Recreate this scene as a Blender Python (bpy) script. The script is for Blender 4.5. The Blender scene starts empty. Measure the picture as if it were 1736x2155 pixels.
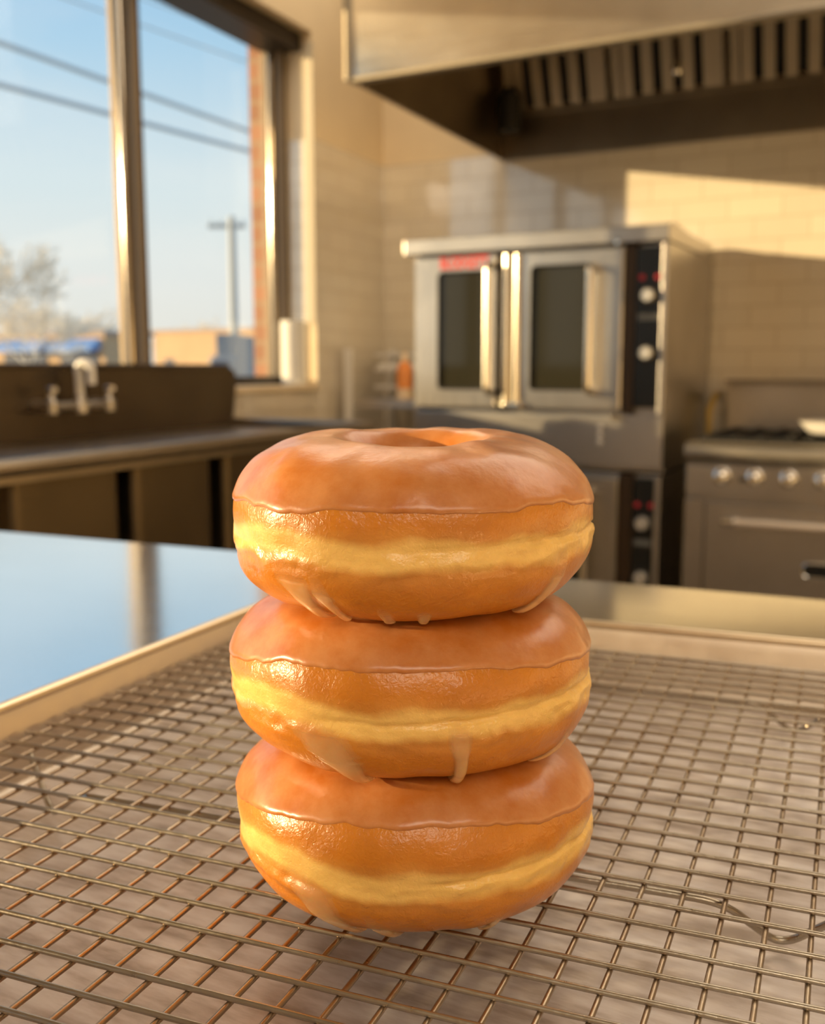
import bpy, bmesh, math, random
from mathutils import Vector, Matrix, noise
random.seed(7)
SC = bpy.context.scene
COL = SC.collection
R = math.radians

# ------------------------------------------------------------------ camera numbers
CAM_H = 1.10                       # lens height above the floor (m)
PITCH = math.atan(303 / 2120.0)    # looking down
YAW = R(27.9)                      # turned left of the room's depth axis
RIGHT = Vector((math.cos(YAW), math.sin(YAW), 0))
FWD = Vector((-math.sin(YAW), math.cos(YAW), 0))

# ------------------------------------------------------------------ helpers
class MB:
    def __init__(self):
        self.bm = bmesh.new()

    def box(self, x0, x1, y0, y1, z0, z1, bev=0.0, seg=2):
        t = bmesh.new()
        bmesh.ops.create_cube(t, size=1.0)
        for v in t.verts:
            v.co = Vector(((x0 + x1) / 2 + v.co.x * (x1 - x0), (y0 + y1) / 2 + v.co.y * (y1 - y0), (z0 + z1) / 2 + v.co.z * (z1 - z0)))
        if bev > 0:
            bmesh.ops.bevel(t, geom=list(t.edges), offset=bev, segments=seg, profile=0.5, affect='EDGES')
        self.merge(t)
        return self

    def merge(self, t):
        vm = {}
        for v in t.verts:
            vm[v] = self.bm.verts.new(v.co)
        for f in t.faces:
            try:
                self.bm.faces.new([vm[v] for v in f.verts])
            except ValueError:
                pass
        t.free()

    def tube(self, pts, r, n=12, caps=True, closed=False):
        pts = [Vector(p) for p in pts]
        m = len(pts)
        rs = r if isinstance(r, (list, tuple)) else [r] * m
        up = None
        rings = []
        for i in range(m):
            if closed:
                d = pts[(i + 1) % m] - pts[i - 1]
            else:
                d = pts[min(i + 1, m - 1)] - pts[max(i - 1, 0)]
            d.normalize()
            if up is None:
                up = Vector((0, 0, 1)) if abs(d.z) < 0.9 else Vector((1, 0, 0))
            a = d.cross(up)
            a.normalize()
            up = a.cross(d)
            ring = []
            for k in range(n):
                an = 2 * math.pi * k / n
                ring.append(self.bm.verts.new(pts[i] + (a * math.cos(an) + up * math.sin(an)) * rs[i]))
            rings.append(ring)
        for i in range(m if closed else m - 1):
            A, B = rings[i], rings[(i + 1) % m]
            for k in range(n):
                self.bm.faces.new([A[k], A[(k + 1) % n], B[(k + 1) % n], B[k]])
        if caps and not closed:
            self.bm.faces.new(rings[0][::-1])
            self.bm.faces.new(rings[-1])
        return self

    def lathe(self, prof, c=(0, 0, 0), n=32, axis='z'):
        rings = []
        for (r, h) in prof:
            ring = []
            for k in range(n):
                an = 2 * math.pi * k / n
                p, q = r * math.cos(an), r * math.sin(an)
                if axis == 'z':
                    v = Vector((p, q, h))
                elif axis == 'y':
                    v = Vector((p, h, q))
                else:
                    v = Vector((h, p, q))
                ring.append(self.bm.verts.new(Vector(c) + v))
            rings.append(ring)
        for A, B in zip(rings, rings[1:]):
            for k in range(n):
                self.bm.faces.new([A[k], A[(k + 1) % n], B[(k + 1) % n], B[k]])
        self.bm.faces.new(rings[0][::-1])
        self.bm.faces.new(rings[-1])
        return self

    def extrude_poly(self, poly, a, b, axis='x'):
        # poly: list of 2D points, swept from a to b along axis
        def mk(p, h):
            if axis == 'x':
                return (h, p[0], p[1])
            if axis == 'y':
                return (p[0], h, p[1])
            return (p[0], p[1], h)
        A = [self.bm.verts.new(mk(p, a)) for p in poly]
        B = [self.bm.verts.new(mk(p, b)) for p in poly]
        n = len(poly)
        for k in range(n):
            self.bm.faces.new([A[k], A[(k + 1) % n], B[(k + 1) % n], B[k]])
        self.bm.faces.new(A[::-1])
        self.bm.faces.new(B)
        return self

    def grid(self, rows, close_u=False):
        vs = [[self.bm.verts.new(p) for p in row] for row in rows]
        n = len(vs[0])
        for i in range(len(vs) - 1):
            for k in range(n if close_u else n - 1):
                self.bm.faces.new([vs[i][k], vs[i][(k + 1) % n], vs[i + 1][(k + 1) % n], vs[i + 1][k]])
        return vs

    def build(self, name, mat, parent=None, ang=40):
        bmesh.ops.recalc_face_normals(self.bm, faces=self.bm.faces)
        me = bpy.data.meshes.new(name)
        self.bm.to_mesh(me)
        self.bm.free()
        for p in me.polygons:
            p.use_smooth = True
        me.set_sharp_from_angle(angle=R(ang))
        me.materials.append(mat)
        o = bpy.data.objects.new(name, me)
        COL.objects.link(o)
        if parent is not None:
            o.parent = parent
        if ang < 100 and len(me.polygons) < 4000:
            wn = o.modifiers.new('weighted_normals', 'WEIGHTED_NORMAL')
            wn.keep_sharp = True
            wn.weight = 100
        return o


def tag(o, label=None, cat=None, group=None, kind=None):
    if label: o['label'] = label
    if cat: o['category'] = cat
    if group: o['group'] = group
    if kind: o['kind'] = kind
    return o


def thing(name, label, cat, loc=(0, 0, 0), rz=0.0, group=None, kind=None):
    o = bpy.data.objects.new(name, None)
    o.empty_display_size = 0.05
    COL.objects.link(o)
    o.location = loc
    o.rotation_euler = (0, 0, rz)
    return tag(o, label, cat, group, kind)


def copy_tree(o, parent=None):
    c = o.copy()
    COL.objects.link(c)
    if parent is not None:
        c.parent = parent
    for ch in list(o.children):
        copy_tree(ch, c)
    return c

# ------------------------------------------------------------------ materials
def new_mat(name):
    m = bpy.data.materials.new(name)
    m.use_nodes = True
    nt = m.node_tree
    return m, nt, nt.nodes['Principled BSDF']


def N(nt, t, **kw):
    n = nt.nodes.new(t)
    for k, v in kw.items():
        setattr(n, k, v)
    return n


def ramp(nt, stops, fac):
    cr = N(nt, 'ShaderNodeValToRGB')
    e = cr.color_ramp.elements
    while len(e) < len(stops):
        e.new(0.5)
    for el, (p, c) in zip(e, stops):
        el.position = p
        el.color = (c[0], c[1], c[2], 1)
    nt.links.new(fac, cr.inputs['Fac'])
    return cr


def plain(name, col, rough=0.5, metal=0.0, var=0.0, vscale=20.0, bump=0.0, bscale=200.0, coat=0.0, spec=0.5):
    m, nt, b = new_mat(name)
    b.inputs['Base Color'].default_value = (*col, 1)
    b.inputs['Roughness'].default_value = rough
    b.inputs['Metallic'].default_value = metal
    b.inputs['Coat Weight'].default_value = coat
    b.inputs['Specular IOR Level'].default_value = spec
    tc = N(nt, 'ShaderNodeTexCoord')
    if var > 0:
        no = N(nt, 'ShaderNodeTexNoise')
        no.inputs['Scale'].default_value = vscale
        no.inputs['Detail'].default_value = 5
        nt.links.new(tc.outputs['Object'], no.inputs['Vector'])
        cr = ramp(nt, [(0.3, [c * (1 - var) for c in col]), (0.7, [min(1, c * (1 + var)) for c in col])], no.outputs['Fac'])
        nt.links.new(cr.outputs['Color'], b.inputs['Base Color'])
    if bump > 0:
        no = N(nt, 'ShaderNodeTexNoise')
        no.inputs['Scale'].default_value = bscale
        nt.links.new(tc.outputs['Object'], no.inputs['Vector'])
        bp = N(nt, 'ShaderNodeBump')
        bp.inputs['Strength'].default_value = bump
        bp.inputs['Distance'].default_value = 0.002
        nt.links.new(no.outputs['Fac'], bp.inputs['Height'])
        nt.links.new(bp.outputs['Normal'], b.inputs['Normal'])
    return m


def steel(name, col=(0.54, 0.51, 0.47), rough=0.33, stretch=(3, 3, 120), var=0.12, bump=0.02, wob=0.0):
    m, nt, b = new_mat(name)
    b.inputs['Metallic'].default_value = 1.0
    tc = N(nt, 'ShaderNodeTexCoord')
    mp = N(nt, 'ShaderNodeMapping')
    mp.inputs['Scale'].default_value = stretch
    nt.links.new(tc.outputs['Object'], mp.inputs['Vector'])
    no = N(nt, 'ShaderNodeTexNoise')
    no.inputs['Scale'].default_value = 3.0
    no.inputs['Detail'].default_value = 6
    nt.links.new(mp.outputs['Vector'], no.inputs['Vector'])
    mr = N(nt, 'ShaderNodeMapRange')
    mr.inputs['To Min'].default_value = rough * 0.75
    mr.inputs['To Max'].default_value = rough * 1.3
    nt.links.new(no.outputs['Fac'], mr.inputs['Value'])
    nt.links.new(mr.outputs['Result'], b.inputs['Roughness'])
    n2 = N(nt, 'ShaderNodeTexNoise')
    n2.inputs['Scale'].default_value = 4.0
    n2.inputs['Detail'].default_value = 4
    nt.links.new(tc.outputs['Object'], n2.inputs['Vector'])
    cr = ramp(nt, [(0.3, [c * (1 - var) for c in col]), (0.7, [min(1, c * (1 + var)) for c in col])], n2.outputs['Fac'])
    nt.links.new(cr.outputs['Color'], b.inputs['Base Color'])
    bp = N(nt, 'ShaderNodeBump')
    bp.inputs['Strength'].default_value = bump
    bp.inputs['Distance'].default_value = 0.001
    nt.links.new(no.outputs['Fac'], bp.inputs['Height'])
    last = bp
    if wob > 0:
        n3 = N(nt, 'ShaderNodeTexNoise')
        n3.inputs['Scale'].default_value = 2.5
        nt.links.new(tc.outputs['Object'], n3.inputs['Vector'])
        b2 = N(nt, 'ShaderNodeBump')
        b2.inputs['Strength'].default_value = wob
        b2.inputs['Distance'].default_value = 0.05
        nt.links.new(n3.outputs['Fac'], b2.inputs['Height'])
        nt.links.new(bp.outputs['Normal'], b2.inputs['Normal'])
        last = b2
    nt.links.new(last.outputs['Normal'], b.inputs['Normal'])
    return m


def tile_mat(name, ax, tile, grout, w, h, mortar=0.0025, rough=0.12, coat=0.0, tvar=0.04):
    m, nt, b = new_mat(name)
    b.inputs['Coat Weight'].default_value = coat
    b.inputs['Coat Roughness'].default_value = 0.06
    b.inputs['Coat IOR'].default_value = 1.9
    b.inputs['Specular IOR Level'].default_value = 0.5 + 0.5 * coat
    tc = N(nt, 'ShaderNodeTexCoord')
    sp = N(nt, 'ShaderNodeSeparateXYZ')
    nt.links.new(tc.outputs['Object'], sp.inputs['Vector'])
    cb = N(nt, 'ShaderNodeCombineXYZ')
    nt.links.new(sp.outputs[ax], cb.inputs['X'])
    nt.links.new(sp.outputs['Z'], cb.inputs['Y'])
    br = N(nt, 'ShaderNodeTexBrick')
    br.offset = 0.5
    br.inputs['Scale'].default_value = 1.0
    br.inputs['Brick Width'].default_value = w
    br.inputs['Row Height'].default_value = h
    br.inputs['Mortar Size'].default_value = mortar
    br.inputs['Mortar Smooth'].default_value = 0.2
    br.inputs['Color1'].default_value = (*[c * (1 - tvar) for c in tile], 1)
    br.inputs['Color2'].default_value = (*[min(1, c * (1 + tvar)) for c in tile], 1)
    br.inputs['Mortar'].default_value = (*grout, 1)
    nt.links.new(cb.outputs['Vector'], br.inputs['Vector'])
    nt.links.new(br.outputs['Color'], b.inputs['Base Color'])
    mr = N(nt, 'ShaderNodeMapRange')
    mr.inputs['To Min'].default_value = rough
    mr.inputs['To Max'].default_value = 0.8
    nt.links.new(br.outputs['Fac'], mr.inputs['Value'])
    nt.links.new(mr.outputs['Result'], b.inputs['Roughness'])
    no = N(nt, 'ShaderNodeTexNoise')
    no.inputs['Scale'].default_value = 9.0
    nt.links.new(tc.outputs['Object'], no.inputs['Vector'])
    b0 = N(nt, 'ShaderNodeBump')
    b0.inputs['Strength'].default_value = 0.12
    b0.inputs['Distance'].default_value = 0.01
    nt.links.new(no.outputs['Fac'], b0.inputs['Height'])
    bp = N(nt, 'ShaderNodeBump')
    bp.invert = True
    bp.inputs['Strength'].default_value = 0.5
    bp.inputs['Distance'].default_value = 0.0015
    nt.links.new(br.outputs['Fac'], bp.inputs['Height'])
    nt.links.new(b0.outputs['Normal'], bp.inputs['Normal'])
    nt.links.new(bp.outputs['Normal'], b.inputs['Normal'])
    return m


def glass_mat(name, tint=(0.96, 0.98, 0.98), refl=1.0):
    m = bpy.data.materials.new(name)
    m.use_nodes = True
    nt = m.node_tree
    nt.nodes.clear()
    out = N(nt, 'ShaderNodeOutputMaterial')
    tr = N(nt, 'ShaderNodeBsdfTransparent')
    tr.inputs['Color'].default_value = (*tint, 1)
    gl = N(nt, 'ShaderNodeBsdfGlossy')
    gl.inputs['Roughness'].default_value = 0.01
    lw = N(nt, 'ShaderNodeLayerWeight')
    pw = N(nt, 'ShaderNodeMath', operation='POWER')
    pw.inputs[1].default_value = 5.0
    nt.links.new(lw.outputs['Facing'], pw.inputs[0])
    mu = N(nt, 'ShaderNodeMath', operation='MULTIPLY_ADD')
    mu.inputs[1].default_value = 0.7 * refl
    mu.inputs[2].default_value = 0.03 * refl
    nt.links.new(pw.outputs[0], mu.inputs[0])
    mx = N(nt, 'ShaderNodeMixShader')
    nt.links.new(mu.outputs[0], mx.inputs['Fac'])
    nt.links.new(tr.outputs[0], mx.inputs[1])
    nt.links.new(gl.outputs[0], mx.inputs[2])
    nt.links.new(mx.outputs[0], out.inputs['Surface'])
    return m


def emit_mat(name, col, s):
    m, nt, b = new_mat(name)
    b.inputs['Base Color'].default_value = (*col, 1)
    b.inputs['Emission Color'].default_value = (*col, 1)
    b.inputs['Emission Strength'].default_value = s
    return m

M = {}
M['paint'] = plain('cream_paint', (0.80, 0.66, 0.45), 0.5, var=0.03, vscale=6)
M['ceiling'] = plain('ceiling_paint', (0.80, 0.76, 0.68), 0.7)
M['floor'] = tile_mat('quarry_tile', 'X', (0.30, 0.17, 0.11), (0.2, 0.17, 0.14), 0.15, 0.15, 0.006, 0.4)
M['tile_back'] = tile_mat('subway_tile', 'X', (0.80, 0.72, 0.58), (0.56, 0.47, 0.34), 0.19, 0.078, coat=1.0)
M['tile_left'] = tile_mat('subway_tile_left', 'Y', (0.80, 0.72, 0.58), (0.56, 0.47, 0.34), 0.19, 0.078, coat=1.0)
M['brick'] = tile_mat('red_brick', 'X', (0.36, 0.18, 0.105), (0.36, 0.25, 0.16), 0.2, 0.075, 0.01, 0.8, tvar=0.15)
M['trim'] = plain('cream_trim', (0.60, 0.52, 0.38), 0.4)
M['steel'] = steel('brushed_steel')
M['steel_v'] = steel('brushed_steel_upright', (0.52, 0.49, 0.45), 0.30, (120, 120, 3), wob=0.05)
M['steel_hood'] = steel('hood_steel', (0.90, 0.88, 0.84), 0.22, (3, 3, 60), wob=0.12)
M['steel_dark'] = steel('dark_steel', (0.36, 0.31, 0.24), 0.34)  # darker, browner copy of the brushed steel
M['table'] = steel('table_steel', (0.84, 0.85, 0.86), 0.12, (2, 90, 2), 0.05, 0.012)
M['chrome'] = plain('chrome', (0.80, 0.78, 0.74), 0.12, 1.0)
M['handle'] = plain('satin_handle', (0.86, 0.80, 0.68), 0.22, 1.0)
M['alu'] = plain('window_aluminium', (0.27, 0.205, 0.135), 0.5, 0.3)
M['alu_bright'] = plain('polished_bead', (0.50, 0.45, 0.38), 0.13, 1.0)
M['gasket'] = plain('black_gasket', (0.012, 0.011, 0.010), 0.5)
M['dark_frame'] = plain('dark_frame_metal', (0.045, 0.036, 0.028), 0.45, 0.3)
M['black'] = plain('black_panel', (0.008, 0.009, 0.009), 0.3)
M['iron'] = plain('cast_iron', (0.012, 0.011, 0.010), 0.5, bump=0.2)
M['brown_gap'] = plain('gap_brown', (0.055, 0.032, 0.016), 0.4, 0.4)  # brown that stands for the dark gap beside the controls
M['glass'] = glass_mat('window_glass')
M['oven_glass'] = plain('dark_oven_glass', (0.030, 0.028, 0.018), 0.08, spec=0.4)
M['red'] = emit_mat('red_lamp', (0.45, 0.02, 0.03), 0.06)
M['red_paint'] = plain('red_letters', (0.75, 0.05, 0.035), 0.5)
M['knob'] = plain('light_knob', (0.80, 0.77, 0.70), 0.25, 0.6)
M['paper'] = plain('white_paper', (0.86, 0.83, 0.76), 0.9, var=0.02)
M['white'] = plain('white_enamel', (0.80, 0.77, 0.72), 0.3)
M['orange'] = plain('orange_plastic', (0.85, 0.28, 0.05), 0.3)
M['cream'] = plain('cream_plastic', (0.88, 0.66, 0.42), 0.35)
M['hose'] = plain('yellow_hose', (0.55, 0.38, 0.10), 0.4)
M['bark'] = plain('hazed_bark', (0.90, 0.82, 0.68), 0.9)  # outdoor haze mixed into the bark as a pale tone
M['stucco'] = plain('tan_stucco', (0.62, 0.42, 0.24), 0.9, var=0.08, vscale=0.4)
M['stucco_grey'] = plain('grey_siding', (0.36, 0.36, 0.36), 0.8, var=0.08, vscale=0.6)
M['awning'] = plain('blue_awning', (0.17, 0.33, 0.66), 0.7)
M['shop_glass'] = plain('shop_glass', (0.14, 0.15, 0.18), 0.15)
M['roof'] = plain('roof_grey', (0.42, 0.34, 0.30), 0.8)
M['pole'] = plain('hazed_pole', (0.50, 0.52, 0.50), 0.9)  # paled like the cables, haze put into the grey
M['cable'] = plain('hazed_cable', (0.60, 0.68, 0.72), 0.8)  # distance haze tinted into the blue-grey
M['ground'] = plain('pale_lot', (0.42, 0.37, 0.31), 0.95, var=0.2, vscale=0.15)

# ---- dough
def dough_material():
    m, nt, b = new_mat('fried_dough')
    tc = N(nt, 'ShaderNodeTexCoord')
    sp = N(nt, 'ShaderNodeSeparateXYZ')
    nt.links.new(tc.outputs['Object'], sp.inputs['Vector'])
    n1 = N(nt, 'ShaderNodeTexNoise'); n1.inputs['Scale'].default_value = 55; n1.inputs['Detail'].default_value = 5
    nt.links.new(tc.outputs['Object'], n1.inputs['Vector'])
    n0 = N(nt, 'ShaderNodeTexNoise'); n0.inputs['Scale'].default_value = 24; n0.inputs['Detail'].default_value = 3
    nt.links.new(tc.outputs['Object'], n0.inputs['Vector'])
    a0 = N(nt, 'ShaderNodeMath', operation='MULTIPLY_ADD')
    a0.inputs[1].default_value = 0.010
    nt.links.new(n0.outputs['Fac'], a0.inputs[0])
    nt.links.new(sp.outputs['Z'], a0.inputs[2])
    a = N(nt, 'ShaderNodeMath', operation='MULTIPLY_ADD')
    a.inputs[1].default_value = 0.006
    nt.links.new(n1.outputs['Fac'], a.inputs[0])
    nt.links.new(a0.outputs[0], a.inputs[2])
    mr = N(nt, 'ShaderNodeMapRange')
    mr.inputs['From Min'].default_value = 0.0080
    mr.inputs['From Max'].default_value = 0.0460
    nt.links.new(a.outputs[0], mr.inputs['Value'])
    crust = (0.60, 0.205, 0.008); deep = (0.60, 0.21, 0.012); pale = (0.88, 0.56, 0.16)
    cr = ramp(nt, [(0.0, deep), (0.26, crust), (0.36, (0.64, 0.26, 0.035)), (0.42, pale), (0.53, pale), (0.58, (0.64, 0.26, 0.035)), (0.64, crust), (1.0, deep)], mr.outputs['Result'])
    n2 = N(nt, 'ShaderNodeTexNoise'); n2.inputs['Scale'].default_value = 160; n2.inputs['Detail'].default_value = 4
    nt.links.new(tc.outputs['Object'], n2.inputs['Vector'])
    mot = ramp(nt, [(0.35, (0.86, 0.82, 0.75)), (0.65, (1, 1, 1))], n2.outputs['Fac'])
    mx = N(nt, 'ShaderNodeMixRGB', blend_type='MULTIPLY'); mx.inputs['Fac'].default_value = 0.8
    nt.links.new(cr.outputs['Color'], mx.inputs['Color1'])
    nt.links.new(mot.outputs['Color'], mx.inputs['Color2'])
    nt.links.new(mx.outputs['Color'], b.inputs['Base Color'])
    b.inputs['Roughness'].default_value = 0.36
    b.inputs['Subsurface Weight'].default_value = 0.22
    b.inputs['Subsurface Radius'].default_value = (1.0, 0.42, 0.12)
    b.inputs['Subsurface Scale'].default_value = 0.005
    b.inputs['Coat Weight'].default_value = 0.38
    b.inputs['Coat Roughness'].default_value = 0.22
    # crinkled crust: fine cells + soft lumps
    vo = N(nt, 'ShaderNodeTexNoise'); vo.inputs['Scale'].default_value = 950; vo.inputs['Detail'].default_value = 2; vo.inputs['Distortion'].default_value = 0.9
    nt.links.new(tc.outputs['Object'], vo.inputs['Vector'])
    n3 = N(nt, 'ShaderNodeTexNoise'); n3.inputs['Scale'].default_value = 130; n3.inputs['Detail'].default_value = 3
    nt.links.new(tc.outputs['Object'], n3.inputs['Vector'])
    b1 = N(nt, 'ShaderNodeBump'); b1.inputs['Strength'].default_value = 0.45; b1.inputs['Distance'].default_value = 0.0004
    nt.links.new(vo.outputs['Fac'], b1.inputs['Height'])
    b2 = N(nt, 'ShaderNodeBump'); b2.inputs['Strength'].default_value = 0.5; b2.inputs['Distance'].default_value = 0.0012
    nt.links.new(n3.outputs['Fac'], b2.inputs['Height'])
    nt.links.new(b1.outputs['Normal'], b2.inputs['Normal'])
    nt.links.new(b2.outputs['Normal'], b.inputs['Normal'])
    nt.links.new(b2.outputs['Normal'], b.inputs['Coat Normal'])
    return m


def glaze_material(name, c1, c2, rough=0.2, sss=0.25, trans=0.0):
    m, nt, b = new_mat(name)
    tc = N(nt, 'ShaderNodeTexCoord')
    n1 = N(nt, 'ShaderNodeTexNoise'); n1.inputs['Scale'].default_value = 75; n1.inputs['Detail'].default_value = 7; n1.inputs['Roughness'].default_value = 0.65
    nt.links.new(tc.outputs['Object'], n1.inputs['Vector'])
    cr = ramp(nt, [(0.36, c1), (0.64, c2)], n1.outputs['Fac'])
    nt.links.new(cr.outputs['Color'], b.inputs['Base Color'])
    b.inputs['Roughness'].default_value = rough + 0.1
    b.inputs['Subsurface Weight'].default_value = sss
    b.inputs['Subsurface Radius'].default_value = (1.0, 0.45, 0.18)
    b.inputs['Subsurface Scale'].default_value = 0.004
    b.inputs['Coat Weight'].default_value = 0.62
    b.inputs['Coat Roughness'].default_value = rough
    b.inputs['Alpha'].default_value = 1.0 - trans
    n3 = N(nt, 'ShaderNodeTexNoise'); n3.inputs['Scale'].default_value = 110; n3.inputs['Detail'].default_value = 4
    nt.links.new(tc.outputs['Object'], n3.inputs['Vector'])
    b2 = N(nt, 'ShaderNodeBump'); b2.inputs['Strength'].default_value = 0.3; b2.inputs['Distance'].default_value = 0.0012
    nt.links.new(n3.outputs['Fac'], b2.inputs['Height'])
    nt.links.new(b2.outputs['Normal'], b.inputs['Normal'])
    nt.links.new(b2.outputs['Normal'], b.inputs['Coat Normal'])
    return m

def fade_by_cover(m):
    # the film of icing gets thinner (clearer) towards its upper end and edges
    nt = m.node_tree
    at = N(nt, 'ShaderNodeAttribute', attribute_name='cover')
    nt.links.new(at.outputs['Fac'], nt.nodes['Principled BSDF'].inputs['Alpha'])
    return m

M['dough'] = dough_material()
M['glaze'] = glaze_material('sugar_glaze', (0.45, 0.138, 0.016), (0.56, 0.235, 0.078), 0.27)
M['drip'] = glaze_material('glaze_drip', (0.80, 0.44, 0.16), (0.86, 0.56, 0.27), 0.14, 0.4)
fade_by_cover(M['drip'])

# ------------------------------------------------------------------ donuts
AX = FWD * 0.2595                     # stack axis on the ground plan
RACK_TOP = 0.9671

def make_donut(label, zbase, Ro, b, lip, seed, dxy=(0, 0), tilt=(0, 0), crease=None, drips=()):
    root = thing('glazed_donut', label, 'donut', (AX.x + RIGHT.x * dxy[0] + FWD.x * dxy[1], AX.y + RIGHT.y * dxy[0] + FWD.y * dxy[1], zbase), group='stack of glazed donuts')
    nU, nL = 2.4, 2.45
    sv = Vector((seed * 3.7, seed * 1.3, seed * 2.9))

    def raw(th, ph):
        c, s = math.cos(ph), math.sin(ph)
        Rm = 0.0215 if s > 0 else 0.0292      # crown close to the hole, broad flat underside
        a = (Ro - Rm) if c > 0 else (Rm - 0.0120)
        n = (nU if s > 0 else nL) if c > 0 else 2.0
        x = math.copysign(abs(c) ** (2 / n), c)
        z = math.copysign(abs(s) ** (2 / n), s)
        rho = Rm + a * x
        nr = math.copysign(abs(x) ** (n - 1), x) / a
        nz = math.copysign(abs(z) ** (n - 1), z) / b
        l = math.hypot(nr, nz) or 1
        d = RIGHT * math.sin(th) - FWD * math.cos(th)
        p = d * rho + Vector((0, 0, b + b * z))
        nm = d * (nr / l) + Vector((0, 0, nz / l))
        return p, nm, b * z, x

    def crease_z(th):
        return -0.0022 + 0.0006 * noise.noise(Vector((math.cos(th) * 9, math.sin(th) * 9, seed))) + 0.0012 * noise.noise(Vector((math.cos(th) * 1.6, math.sin(th) * 1.6, seed * 5.0))) + 0.0016 * math.sin(th * 1.0 + 0.2 * seed)

    def surf(th, ph, off=0.0):
        p, nm, z, x = raw(th, ph)
        d = 0.0011 * noise.noise(p * 38 + sv) + 0.0005 * noise.noise(p * 110 + sv)
        if x > 0.3:
            cz = crease_z(th)
            w = 0.65 * math.sin(th - 0.1) + 0.35 + 0.8 * noise.noise(Vector((math.cos(th) * 2.6, math.sin(th) * 2.6, seed + 9.0)))
            d -= max(0.0, w) * 0.0014 * math.exp(-((z - cz) / 0.00055) ** 2)
            d += max(0.0, w) * 0.0002 * math.exp(-((z - cz + 0.0018) / 0.0014) ** 2)
            d -= 0.0005 * math.exp(-((z - cz) / 0.0032) ** 2)
            # puckered folds beside the crease
            q = math.exp(-((z - cz + 0.003) / 0.004) ** 2)
            d += q * (0.0007 * noise.noise(Vector((math.cos(th) * 5 + seed, math.sin(th) * 5, z * 330))) + 0.0003 * noise.noise(p * 420 + sv))
        q = p + nm * (d + off)
        q.z += (tilt[0] * q.dot(RIGHT) + tilt[1] * q.dot(FWD)) * q.z / (2 * b)
        if q.z < 0.0: q.z = 0.0
        return q

    mb = MB()
    NT, NP = 340, 280
    rows = []
    for i in range(NT):
        th = 2 * math.pi * i / NT
        rows.append([surf(th, 2 * math.pi * j / NP) for j in range(NP)])
    vs = [[mb.bm.verts.new(p) for p in r] for r in rows]
    for i in range(NT):
        for j in range(NP):
            mb.bm.faces.new([vs[i][j], vs[i][(j + 1) % NP], vs[(i + 1) % NT][(j + 1) % NP], vs[(i + 1) % NT][j]])
    mb.build('dough', M['dough'], root, 180)

    # the iced cap: from inside the hole, over the crown, down to a wandering lip
    def ph_of_z(z):
        return math.asin(max(-1, min(1, math.copysign(abs(z / b) ** ((nU if z > 0 else nL) / 2), z))))

    def lip_z(th):
        cth = max(0.0, math.cos(th))
        z = lip[1] + (lip[0] - lip[1]) * cth ** 1.4
        v = Vector((math.cos(th), math.sin(th), seed * 2.0))
        return z + 0.0016 * noise.noise(v * 2.4) + 0.0007 * noise.noise(v * 7.0) + 0.0003 * noise.noise(v * 18.0)

    mb = MB()
    NT, NV = 480, 72
    ring = []
    ph1 = math.pi * 1.08
    for i in range(NT):
        th = 2 * math.pi * i / NT
        ph0 = ph_of_z(lip_z(th))
        row = []
        for j in range(NV + 1):
            t = j / NV
            t = t ** 1.7            # dense near the lip
            ph = ph0 + (ph1 - ph0) * t
            arc = (ph - ph0) * 0.018
            roll = math.sqrt(max(0.0, 1 - (1 - min(1, arc / 0.0017)) ** 2))
            th_v = 0.00026 + 0.00034 * math.exp(-(arc / 0.0022) ** 2)
            tail = min(1.0, (ph1 - ph) / 0.25)
            o = -0.0002 + (th_v + 0.0002) * roll * tail
            row.append(surf(th, ph, o))
        ring.append(row)
    vs = [[mb.bm.verts.new(p) for p in r] for r in ring]
    for i in range(NT):
        for j in range(NV):
            mb.bm.faces.new([vs[i][j], vs[i][j + 1], vs[(i + 1) % NT][j + 1], vs[(i + 1) % NT][j]])
    mb.build('glaze', M['glaze'], root, 180)

    # runs of icing: path of (theta deg, z/b) with half widths (m) and heights (m)
    for path in drips:
        pts = path
        mb = MB()
        NL, NW = 36, 14
        rows = []
        for i in range(NL + 1):
            f = i / NL * (len(pts) - 1)
            k = min(int(f), len(pts) - 2)
            t = f - k
            t = t * t * (3 - 2 * t)
            A, B = pts[k], pts[k + 1]
            th, zz, hw, hh = [A[q] + (B[q] - A[q]) * t for q in range(4)]
            e = i / NL
            env = math.sqrt(max(0.0, 1 - ((e - 0.88) / 0.12) ** 2)) if e > 0.88 else 1.0
            env0 = min(1.0, e / 0.45) ** 1.3
            hw2 = hw * (0.12 + 0.88 * env) * (0.35 + 0.65 * min(1.0, e / 0.3))
            row = []
            for j in range(NW + 1):
                w = -1 + 2 * j / NW
                wob = 1 + 0.18 * noise.noise(Vector((e * 5, seed * 3 + th, 1.0 if w < 0 else 4.0)))
                tt = R(th) + w * hw2 * wob / Ro
                ph = ph_of_z(max(-0.9999, zz) * b)
                if zz < -1.0:
                    ph = -math.pi / 2 - (-1.0 - zz) * 1.0
                o = -0.00025 + (hh * env0 * (0.35 + 0.65 * env) + 0.00025) * max(0.0, 1 - w * w) ** (1.5 - 1.0 * e)
                row.append(surf(tt, ph, o))
            rows.append(row)
        mb.grid(rows)
        dob = mb.build('glaze_drip', M['drip'], root, 180)
        at = dob.data.attributes.new('cover', 'FLOAT', 'POINT')
        vals = []
        for i in range(NL + 1):
            e = i / NL
            for j in range(NW + 1):
                w = abs(-1 + 2 * j / NW)
                edge = min(1.0, (1 - w) / (0.9 - 0.65 * e))
                vals.append(min(0.86, 0.05 + 1.05 * e) * edge * edge * (3 - 2 * edge) * min(1.0, e / 0.3))
        at.data.foreach_set('value', vals)
    return root

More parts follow.
